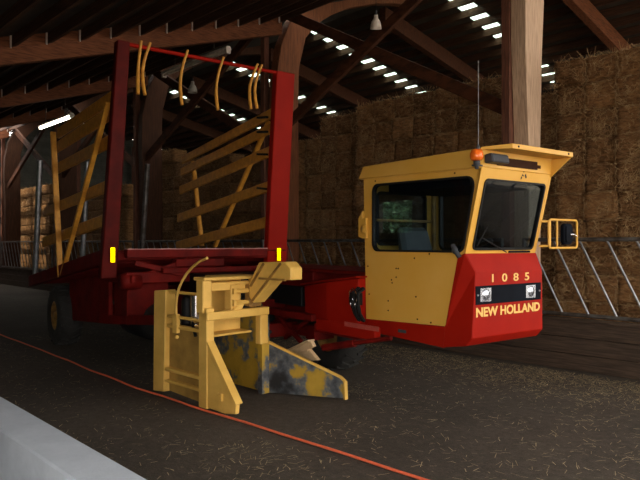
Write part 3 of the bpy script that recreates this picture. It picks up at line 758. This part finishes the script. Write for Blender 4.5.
# --- cab
def cy(y): return lambda u, v, d: (u, y + d, v)
C1 = 1.06
side_out = [(-1.45, 0.83), (-0.31, 0.87), (-0.155, 1.51), (-0.075, 1.56), (0.115, 2.34), (-1.49, 2.36)]
win = [(-1.345, 1.56), (-0.095, 1.56), (0.052, 2.255), (-1.345, 2.28)]
win_r = rounded(win, 0.085, 6)
sh = holed(side_out, [inset(win_r, 0.012)], cy(0.0), 0.03, 'cab', 'yellow', W)
cab = sh
holed(side_out, [inset(win_r, 0.012)], cy(C1 - 0.03), 0.03, 'far_side_panel', 'yellow', cab)
g1 = ringband(win_r, inset(win_r, 0.02), cy(0), -0.012, 0.04).build('window_gasket', 'black', cab)
ringband(win_r, inset(win_r, 0.03), cy(C1 - 0.04), 0.0, 0.052).build('window_gasket', 'black', cab)
def pane(loop, mapf, d, name='window_pane', g='glass'):
    n = len(loop); m = MB().add([mapf(*q, d) for q in loop] + [mapf(*q, d + 0.006) for q in loop], [tuple(range(n)), tuple(range(n, 2 * n))[::-1]] + [(i, (i + 1) % n, n + (i + 1) % n, n + i) for i in range(n)])
    return m.build(name, g, cab)
pane(inset(win_r, 0.02), cy(0.012), 0); pane(inset(win_r, 0.02), cy(C1 - 0.02), 0, g='glass_rear')
# windscreen: leaning forward at the top
WB = Vector((-0.078, 0, 1.55)); WT = Vector((0.112, 0, 2.34)); wd = (WT - WB).normalized(); wn = Vector((wd.z, 0, -wd.x)); WL = (WT - WB).length
def wf(u, v, d): q = WB + wd * v + wn * (-d); return (q.x, u, q.z)
wout = [(0.0, 0.0), (C1, 0.0), (C1, WL), (0.0, WL)]
wscr = rounded([(0.075, 0.035), (C1 - 0.065, 0.035), (C1 - 0.065, 0.70), (0.075, 0.70)], 0.05, 5)
holed(wout, [inset(wscr, 0.01)], wf, 0.03, 'front_panel', 'yellow', cab)
ringband(wscr, inset(wscr, 0.018), wf, -0.012, 0.03).build('window_gasket', 'black', cab)
pane(inset(wscr, 0.018), wf, 0.01, 'windscreen', 'glass_front')
# back wall with a window
def bk(u, v, d): return (-1.47 + d, u, v)
bw = rounded([(0.14, 1.62), (C1 - 0.14, 1.62), (C1 - 0.14, 2.22), (0.14, 2.22)], 0.06, 5)
holed([(0.03, 0.75), (C1 - 0.03, 0.75), (C1 - 0.03, 2.36), (0.03, 2.36)], [inset(bw, 0.01)], bk, 0.03, 'rear_panel', 'yellow', cab)
ringband(bw, inset(bw, 0.026), bk, -0.01, 0.04).build('window_gasket', 'black', cab)
pane(inset(bw, 0.018), bk, 0.012, g='glass_rear')
# roof with a fascia, and the visor in front
r = MB()
r.hexa([(-1.55, -0.035, 2.345), (0.115, -0.035, 2.315), (0.115, C1 + 0.035, 2.315), (-1.55, C1 + 0.035, 2.345), (-1.50, -0.005, 2.485), (0.12, -0.005, 2.495), (0.12, C1 + 0.005, 2.495), (-1.50, C1 + 0.005, 2.485)])
rf = r.build('roof', 'yellow', cab, 0.012)
v = MB()
zt = 2.515
v.add([(0.10, -0.005, 2.475), (0.34, 0.13, 2.47), (0.34, C1 + 0.0, 2.47), (0.10, C1 + 0.005, 2.475), (0.10, -0.005, 2.50), (0.34, 0.13, 2.515), (0.34, C1 + 0.0, 2.515), (0.10, C1 + 0.005, 2.50)], [(3, 2, 1, 0), (4, 5, 6, 7), (0, 1, 5, 4), (1, 2, 6, 5), (2, 3, 7, 6), (3, 0, 4, 7)])
v.plate([(0.105, C1 - 0.01, 2.47), (0.33, C1 - 0.01, 2.47), (0.10, C1 - 0.01, 2.29)], 0.015)
v.build('sun_visor', 'yellow', cab, 0.004)
m = MB()
for yy in (0.21, 0.98): m.lathe([(0.010, 0.0), (0.010, 0.006), (0.001, 0.007)], (0.34, yy, 2.493), 'x', 8)
m.build('rivet', 'black', cab)
# vent slot, work lamp and scuff on the header
MB().box((0.10, 0.20, 2.35), (0.128, 0.80, 2.425)).box((0.10, 0.80, 2.365), (0.126, 0.855, 2.395)).build('vent_slot', 'brown_slot', cab)
wl = MB().hexa([(0.115, 0.02, 2.355), (0.22, 0.02, 2.36), (0.22, 0.26, 2.36), (0.115, 0.26, 2.355), (0.115, 0.02, 2.435), (0.20, 0.02, 2.44), (0.20, 0.26, 2.44), (0.115, 0.26, 2.435)])
wl.build('work_lamp', 'grey_lamp', cab, 0.012)
sc_ = MB()
rs = random.Random(5)
for k in range(7):
    yy = 0.62 + rs.gauss(0, .025); zz = 2.285 + rs.gauss(0, .018); s = rs.uniform(.005, .013); xx = WB.x + (zz - 1.55) * (WT.x - WB.x) / 0.79 + 0.002
    sc_.add([(xx, yy - s, zz - s), (xx, yy + s, zz - s * .6), (xx + .001, yy + s * .7, zz + s), (xx + .001, yy - s * .5, zz + s)], [(0, 1, 2, 3)])
sc_.build('paint_chip', 'black', cab, 0, False)
# amber beacon and antenna
MB().lathe([(0.001, 2.475), (0.045, 2.465), (0.058, 2.43), (0.058, 2.395), (0.045, 2.375), (0.001, 2.37)], (0.115, -0.075, 0), 'z', 18).build('beacon_light', 'amber', cab)
MB().lathe([(0.001, 2.37), (0.03, 2.37), (0.03, 2.34), (0.018, 2.33), (0.018, 2.30), (0.001, 2.295)], (0.115, -0.075, 0), 'z', 14).box((0.07, -0.09, 2.325), (0.12, -0.0, 2.34)).build('beacon_mount', 'grey_lamp', cab)
MB().tube([(0.07, 0.0, 2.48), (0.072, 0.0, 3.27)], 0.0045, 6).lathe([(0.02, 2.47), (0.02, 2.50), (0.006, 2.53), (0.001, 2.53)], (0.07, 0, 0), 'z', 10).build('antenna', 'steel_worn', cab)
# red nose
n_ = MB()
A_ = [(-0.155, 0.0, 1.525), (-0.07, 0.0, 1.56), (0.005, 0.03, 1.40), (0.0, 0.0, 0.78), (-0.04, 0.0, 0.73), (-0.335, 0.0, 0.665), (-0.31, 0.0, 0.87)]
prof = [(-0.16, 1.53), (-0.075, 1.555), (0.0, 1.385), (0.0, 0.79), (-0.07, 0.715), (-0.34, 0.67), (-0.315, 0.87)]
lo = [(q[0], -0.012, q[1]) for q in prof]; hi = [(q[0], C1 + 0.012, q[1]) for q in prof]
lo[2] = (0.0, 0.055, 1.385); hi[2] = (0.0, C1 + 0.005, 1.385); lo[3] = (0.0, 0.0, 0.79)
lo[1] = (-0.072, -0.012, 1.558)
k = len(prof)
n_.add(lo + hi, [tuple(range(k)), tuple(range(k, 2 * k))[::-1]] + [(i, (i + 1) % k, k + (i + 1) % k, k + i) for i in range(k)])
nose = n_.build('nose_panel', 'red', cab, 0.008)
MB().prism([(-1.47, 0.70), (-0.34, 0.665), (-0.30, 0.90), (-0.33, 0.865), (-1.47, 0.83)], 'y', -0.008, C1 + 0.008).build('skirt', 'red', cab, 0.006)
MB().box((-0.008, 0.045, 1.09), (0.006, 1.035, 1.26)).build('grille_panel', 'black_panel', cab, 0.004)
for y0, y1 in ((0.105, 0.255), (0.785, 0.935)):
    l_ = MB().box((0.0, y0, 1.115), (0.012, y1, 1.24))
    ri = 5
    l_.lathe([(0.001, 0.03), (0.035, 0.026), (0.055, 0.012)], (0, (y0 + y1) / 2, 1.178), 'x', 16)
    for q in range(4): l_.box((0.011, y0 + 0.01, 1.125 + q * 0.03), (0.014, y1 - 0.01, 1.130 + q * 0.03))
    l_.build('headlight', 'headlight', cab, 0.004)
m = MB()
for yy in (0.07, 1.005): m.lathe([(0.010, 0.0), (0.008, 0.010), (0.001, 0.011)], (0.004, yy, 1.178), 'x', 8)
m.build('panel_screw', 'steel', cab)
def text(s, size, y, z, wx, sp, name, off):
    cu = bpy.data.curves.new(name, 'FONT'); cu.body = s; cu.size = size; cu.extrude = 0.0015; cu.offset = off; cu.space_character = sp
    o = bpy.data.objects.new(name, cu); col.objects.link(o)
    bpy.context.view_layer.update()
    me = bpy.data.meshes.new_from_object(o.evaluated_get(bpy.context.evaluated_depsgraph_get()))
    bpy.data.objects.remove(o)
    xs = [q.co.x for q in me.vertices]; x0, x1 = min(xs), max(xs)
    ys = [q.co.y for q in me.vertices]; b0, b1 = min(ys), max(ys)
    for q in me.vertices:
        q.co = Vector((0.004 + q.co.z, y + (q.co.x - x0) / (x1 - x0) * wx, z + (q.co.y - b0) / (b1 - b0) * size))
    me.materials.clear(); me.materials.append(M['letter'])
    return link(name, me, cab)
text('1085', 0.076, 0.275, 1.288, 0.565, 2.1, 'number_lettering', 0.001)
text('NEW HOLLAND', 0.088, 0.05, 0.978, 0.965, 1.0, 'name_lettering', 0.003)
# hinges, wiper pivot, bolts on the side sheet, vehicle plate
MB().box((-1.49, -0.03, 1.70), (-1.42, 0.0, 1.92)).prism([(-1.56, 1.72), (-1.49, 1.70), (-1.49, 2.0), (-1.56, 1.92)], 'y', -0.02, 0.03).lathe([(0.001, -0.045), (0.045, -0.045), (0.045, -0.03), (0.001, -0.03)], (-1.45, 0, 1.80), 'y', 12).build('door_hinge', 'yellow', cab, 0.004)
m = MB()
for x, z in ((-0.72, 1.50), (-0.70, 1.12), (-0.68, 0.90), (-0.52, 1.545), (-0.5, 0.885), (-1.42, 1.4), (-1.40, 1.1), (-0.2, 2.295), (-1.3, 2.31), (-0.98, 1.39), (-0.95, 1.39), (-0.98, 1.30), (-1.05, 1.27), (-1.04, 1.24), (-1.1, 1.05), (-1.1, 0.95)):
    m.lathe([(0.009, 0.0), (0.008, -0.005), (0.001, -0.006)], (x, 0, z), 'y', 8)
m.build('bolt', 'brown_slot', cab)
MB().tube([(-0.20, -0.03, 1.63), (-0.15, -0.04, 1.57), (-0.12, -0.03, 1.52)], 0.022, 8).ball((-0.17, -0.035, 1.585), 0.032, (1, .8, 1.2), 10).build('door_latch', 'grey_lamp', cab)
MB().box((-0.94, -0.016, 0.745), (-0.83, -0.006, 0.775)).build('maker_plate', 'grey_lamp', cab)
for q in ((0.55, 0.07, 0.30, 0.20), ):
    pa = Vector(wf(q[0], 0.02, -0.03)); pb_ = Vector(wf(0.16, 0.16, -0.018))
    MB().tube([pa, pb_], 0.006, 6).tube([Vector(wf(0.12, 0.08, -0.016)), Vector(wf(0.22, 0.26, -0.016))], 0.006, 6).build('wiper', 'black', cab)
MB().box((-0.075, 0.62, 1.555), (-0.060, 0.95, 1.575)).build('decal', 'black_panel', cab)
# inside the cab
i_ = MB(); i_.box((-1.15, 0.25, 1.2), (-0.70, 0.78, 1.36)).hexa([(-1.25, 0.27, 1.36), (-1.08, 0.27, 1.36), (-1.08, 0.76, 1.36), (-1.25, 0.76, 1.36), (-1.32, 0.30, 1.82), (-1.22, 0.30, 1.82), (-1.22, 0.73, 1.82), (-1.32, 0.73, 1.82)])
i_.box((-1.05, 0.35, 0.85), (-0.8, 0.68, 1.2)); i_.build('seat', 'seat', cab, 0.04)
s_ = MB(); cc = Vector((-0.42, 0.52, 1.62)); up = Vector((-0.35, 0, 0.94)).normalized(); sd = Vector((0, 1, 0)); fw = up.cross(sd)
s_.tube([cc + (sd * math.cos(t) + fw * math.sin(t)) * 0.19 for t in [2 * math.pi * k / 28 for k in range(29)]], 0.014, 7, False)
for t in (0.3, 2.4, 4.5): s_.tube([cc, cc + (sd * math.cos(t) + fw * math.sin(t)) * 0.19], 0.01, 6)
s_.tube([cc, cc - up * 0.75], 0.025, 8); s_.build('steering_wheel', 'black', cab)
MB().box((-1.45, 0.03, 0.80), (-0.08, C1 - 0.03, 0.84)).box((-0.32, 0.06, 0.84), (-0.1, C1 - 0.06, 1.5)).box((-1.2, 0.1, 2.18), (-0.1, C1 - 0.1, 2.30)).build('cab_interior', 'black_panel', cab)
MB().tube([(-1.415, 0.10, 1.90), (-1.415, 1.0, 1.90)], 0.016, 8).tube([(-1.39, 0.99, 1.5), (-1.39, 0.99, 2.3)], 0.028, 8).build('grab_rail', 'hub', cab)
# mirror on its guard
y0, y1, z0, z1 = 1.10, 1.60, 1.60, 1.885
loop = [(0.05, q[0], q[1]) for q in rounded([(y0, z0), (y1, z0), (y1, z1), (y0, z1)], 0.035, 4)]
MB().tube(loop + [loop[0]], 0.012, 7, False).tube([(0.05, 1.24, z0), (0.05, 1.24, z1)], 0.011, 7).tube([(0.05, 1.12, z0), (0.05, 1.12, z1)], 0.011, 7).tube([(0.0, 1.04, z1 - 0.02), (0.05, 1.12, z1 - 0.02)], 0.012, 7).tube([(-0.02, 1.04, z0 + 0.02), (0.05, 1.12, z0 + 0.02)], 0.012, 7).build('mirror_guard', 'yellow', cab)
mm = rounded([(1.39, 1.635), (1.55, 1.635), (1.55, 1.85), (1.39, 1.85)], 0.045, 5); n = len(mm)
MB().prism(mm, 'x', -0.01, 0.035).prism(inset(mm, 0.02), 'x', 0.035, 0.05).build('mirror', 'black_panel', cab, 0.006)
MB().tube([(0.04, 1.50, 1.74), (0.062, 1.52, 1.74)], 0.022, 10).tube([(0.05, 1.52, 1.74), (0.05, 1.6, 1.72)], 0.01, 6).build('mirror_clamp', 'chrome', cab)

# --- bale loader (its own frame, toed in nine degrees)
b = MB()
# near side sheet with an opening above, rear flange, posts, header
b.hexa([(-0.98, -0.03, 0.02), (-0.76, -0.03, 0.04), (-0.76, 0.10, 0.04), (-0.98, 0.10, 0.02), (-0.96, -0.03, 1.125), (-0.72, -0.03, 1.145), (-0.72, 0.10, 1.145), (-0.96, 0.10, 1.125)])
b.box((-0.72, 0.0, 1.11), (-0.06, 0.03, 1.14)); b.box((-0.72, -0.02, 0.74), (-0.06, 0.05, 0.78)); b.box((-0.72, -0.02, 0.85), (-0.06, 0.02, 0.88))
b.box((-0.74, -0.03, 0.27), (-0.06, 0.04, 0.31)); b.box((-0.74, -0.03, 0.15), (-0.06, 0.04, 0.18))
b.box((-0.10, -0.035, 0.0), (0.04, 0.06, 1.0))
b.box((-0.06, 0.67, 0.56), (0.03, 0.78, 0.95))
b.box((-0.05, -0.035, 0.875), (0.05, 0.78, 0.96))
b.box((-0.17, -0.05, 1.27), (0.02, 0.72, 1.305)); b.box((-0.40, 0.25, 1.27), (-0.17, 0.72, 1.305)); b.box((-0.12, -0.05, 0.95), (0.0, 0.06, 1.28)); b.box((-0.40, 0.25, 0.9), (-0.34, 0.7, 1.28))
b.box((-0.08, 0.02, 1.16), (-0.02, 0.56, 1.25)); b.box((-0.12, 0.30, 0.95), (0.0, 0.42, 1.22)); b.prism([(0.30, 0.95), (0.42, 0.95), (0.46, 1.02), (0.42, 1.06)], 'x', -0.02, 0.03)
b.box((-0.12, 0.62, 0.96), (-0.06, 0.70, 1.28)); b.box((-0.34, 0.05, 0.70), (-0.30, 0.66, 0.90)); b.box((-0.34, 0.05, 0.68), (-0.1, 0.66, 0.705))
ld = b.build('bale_loader', 'yellow2', W, 0.008); ld.location = (-2.0, -1.62, 0.0); ld.rotation_euler = (0, 0, R(9))
tag(ld, 'pale yellow bale pickup chute')
tag(MB().prism([(-0.74, 0.05), (-0.04, 0.02), (-0.04, 0.80), (-0.74, 0.76)], 'y', 0.03, 0.05).build('side_plate', 'dirty_yellow', ld), 'grimy recessed side sheet')
# worn inner sheets
MB().prism([(-1.0, 0.03), (0.02, 0.02), (0.02, 0.86), (-1.0, 0.86)], 'y', 0.785, 0.80).box((-0.05, 0.70, 0.02), (0.02, 0.785, 0.56)).build('far_side_plate', 'worn_side', ld)
MB().plate([(-0.02, 0.80, 0.02), (0.80, 1.17, 0.03), (0.80, 1.17, 0.21), (0.76, 1.15, 0.245), (-0.02, 0.80, 0.58)], 0.016).build('wing_plate', 'worn', ld)
m = MB(); q = [(-0.03, 0.79, 0.585), (0.76, 1.145, 0.25), (0.805, 1.165, 0.21), (0.81, 1.17, 0.02)]
for i in range(3): m.bar(q[i], q[i + 1], 0.045, 0.02)
m.build('wing_edge', 'yellow2', ld)
MB().plate([(-0.06, 0.0, 0.02), (0.30, 0.02, 0.0), (0.44, 0.04, 0.02), (0.45, 0.04, 0.11), (0.05, 0.0, 0.66), (-0.06, 0.0, 0.66)], 0.05).build('wing_plate', 'yellow2', ld, 0.006)
MB().bar((0.05, 0.0, 0.67), (0.46, 0.04, 0.115), 0.09, 0.02).box((0.2, -0.03, 0.12), (0.27, 0.0, 0.19)).build('wing_edge', 'yellow2', ld)
# cylinders, hinge block, chute hood
for z in (1.15, 1.03):
    MB().tube([(0.02, 0.34, z), (0.02, 0.50, z)], 0.024, 10).tube([(0.02, 0.48, z), (0.02, 0.62, z)], 0.014, 8).box((0.0, 0.31, z - .03), (0.04, 0.34, z + .03)).build('hydraulic_cylinder', 'yellow2', ld)
hbk = MB().box((-0.03, 0.50, 0.98), (0.06, 0.66, 1.21))
for yy in (0.53, 0.61):
    for z in (1.02, 1.16): hbk.lathe([(0.018, 0.06), (0.018, 0.068), (0.001, 0.068)], (0, yy, z), 'x', 8)
hbk.build('hinge_block', 'hub', ld, 0.006)
hd = MB()
pr = [(0.03, 1.22), (0.20, 1.45), (0.61, 1.465), (0.69, 1.40), (0.69, 1.285), (0.42, 1.275), (0.11, 1.02), (0.04, 1.08)]
hd.prism(pr, 'y', 0.5, 0.66)
hd.build('chute_hood', 'yellow2', ld, 0.01)
for a_, b_ in (((0.29, 0.49, 1.44), (0.08, 0.49, 1.20)), ((0.55, 0.49, 1.445), (0.11, 0.49, 1.05)), ((0.22, 0.49, 1.285), (0.62, 0.49, 1.285))):
    MB().bar(a_, b_, 0.02, 0.018, (0, 1, 0)).build('hood_rib', 'hub', ld)
MB().tube([(-0.53, -0.02, 0.74), (-0.53, -0.02, 1.0), (-0.515, -0.02, 1.08), (-0.48, -0.02, 1.17), (-0.42, -0.02, 1.25), (-0.33, -0.02, 1.335), (-0.22, -0.02, 1.41), (-0.10, -0.02, 1.465), (0.03, -0.02, 1.50)], 0.014, 8).box((-0.57, -0.04, 0.70), (-0.49, 0.0, 0.90)).ball((-0.50, -0.03, 0.66), 0.022).build('guide_rod', 'yellow2', ld)
tag(MB().tube([(-0.50, 0.10, 0.80), (-0.50, 0.10, 1.03)], 0.065, 14).ball((-0.50, 0.10, 1.03), 0.065).tube([(-0.36, 0.1, 0.9), (-0.28, 0.02, 0.8), (-0.2, 0.0, 0.7)], 0.018, 7).build('hydraulic_motor', 'black', ld), 'black hydraulic motor')
tag(MB().tube([(-0.32, 0.09, 0.80), (-0.32, 0.09, 1.10)], 0.06, 16).tube([(-0.30, 0.05, 0.83), (-0.15, 0.02, 0.83)], 0.02, 8).build('oil_filter', 'chrome', ld), 'shiny metal filter can')

# ================================================================== light, camera, view
wd_ = bpy.data.worlds.new('World'); scn.world = wd_; wd_.use_nodes = True
bgn = wd_.node_tree.nodes['Background']
sky = wd_.node_tree.nodes.new('ShaderNodeTexSky'); sky.sky_type = 'HOSEK_WILKIE'
sky.sun_direction = Vector((-0.15, -0.62, 0.77)).normalized(); sky.turbidity = 6.0; sky.ground_albedo = 0.3
bgn.inputs['Strength'].default_value = 1.0
bgn.inputs['Color'].default_value = (1.0, 0.94, 0.86, 1)
SKY = 5.7
bgn.inputs['Strength'].default_value = SKY
wd_.node_tree.nodes.remove(sky)

sun = bpy.data.lights.new('sun', 'SUN'); sun.energy = 4.2; sun.angle = R(0.6); sun.color = (1.0, 0.86, 0.66)
so = link('sun', sun); so.rotation_euler = Vector((0.0, 0.64, -0.76)).to_track_quat('-Z', 'Y').to_euler()

def portal_light(loc, to, sx, sy):
    l_ = bpy.data.lights.new('daylight_portal', 'AREA'); l_.shape = 'RECTANGLE'; l_.size = sx; l_.size_y = sy
    l_.cycles.is_portal = True
    o = link('daylight_portal', l_); o.location = loc; o.rotation_euler = Vector(to).to_track_quat('-Z', 'Y').to_euler(); return o

fl_ = bpy.data.lights.new('camera_flash', 'SPOT'); fl_.energy = 150; fl_.spot_size = R(85); fl_.spot_blend = 0.4; fl_.shadow_soft_size = 0.03; fl_.color = (1, 0.93, 0.82)
fo = link('camera_flash', fl_)
cam = bpy.data.cameras.new('camera'); cam.lens = 36 * 622 / 640; cam.sensor_width = 36; cam.clip_start = 0.02
co = link('camera', cam); co.location = (0, 0, 1.65)
rz = math.atan2(0.725, 0.688)
co.rotation_euler = (math.pi / 2 + math.atan(3 / 622), 0, rz)
fo.location = (0.05 * 0.688, 0.05 * 0.725, 1.72); fo.rotation_euler = (math.pi / 2 - 0.02, 0, rz)
scn.camera = co
scn.view_settings.view_transform = 'Standard'; scn.view_settings.look = 'None'
scn.view_settings.exposure = -0.15; scn.view_settings.gamma = 1.0; scn.view_settings.use_curve_mapping = False
scn.cycles.max_bounces = 8; scn.cycles.diffuse_bounces = 5; scn.cycles.transparent_max_bounces = 10
scn.cycles.use_denoising = True
scn.cycles.sample_clamp_indirect = 6.0
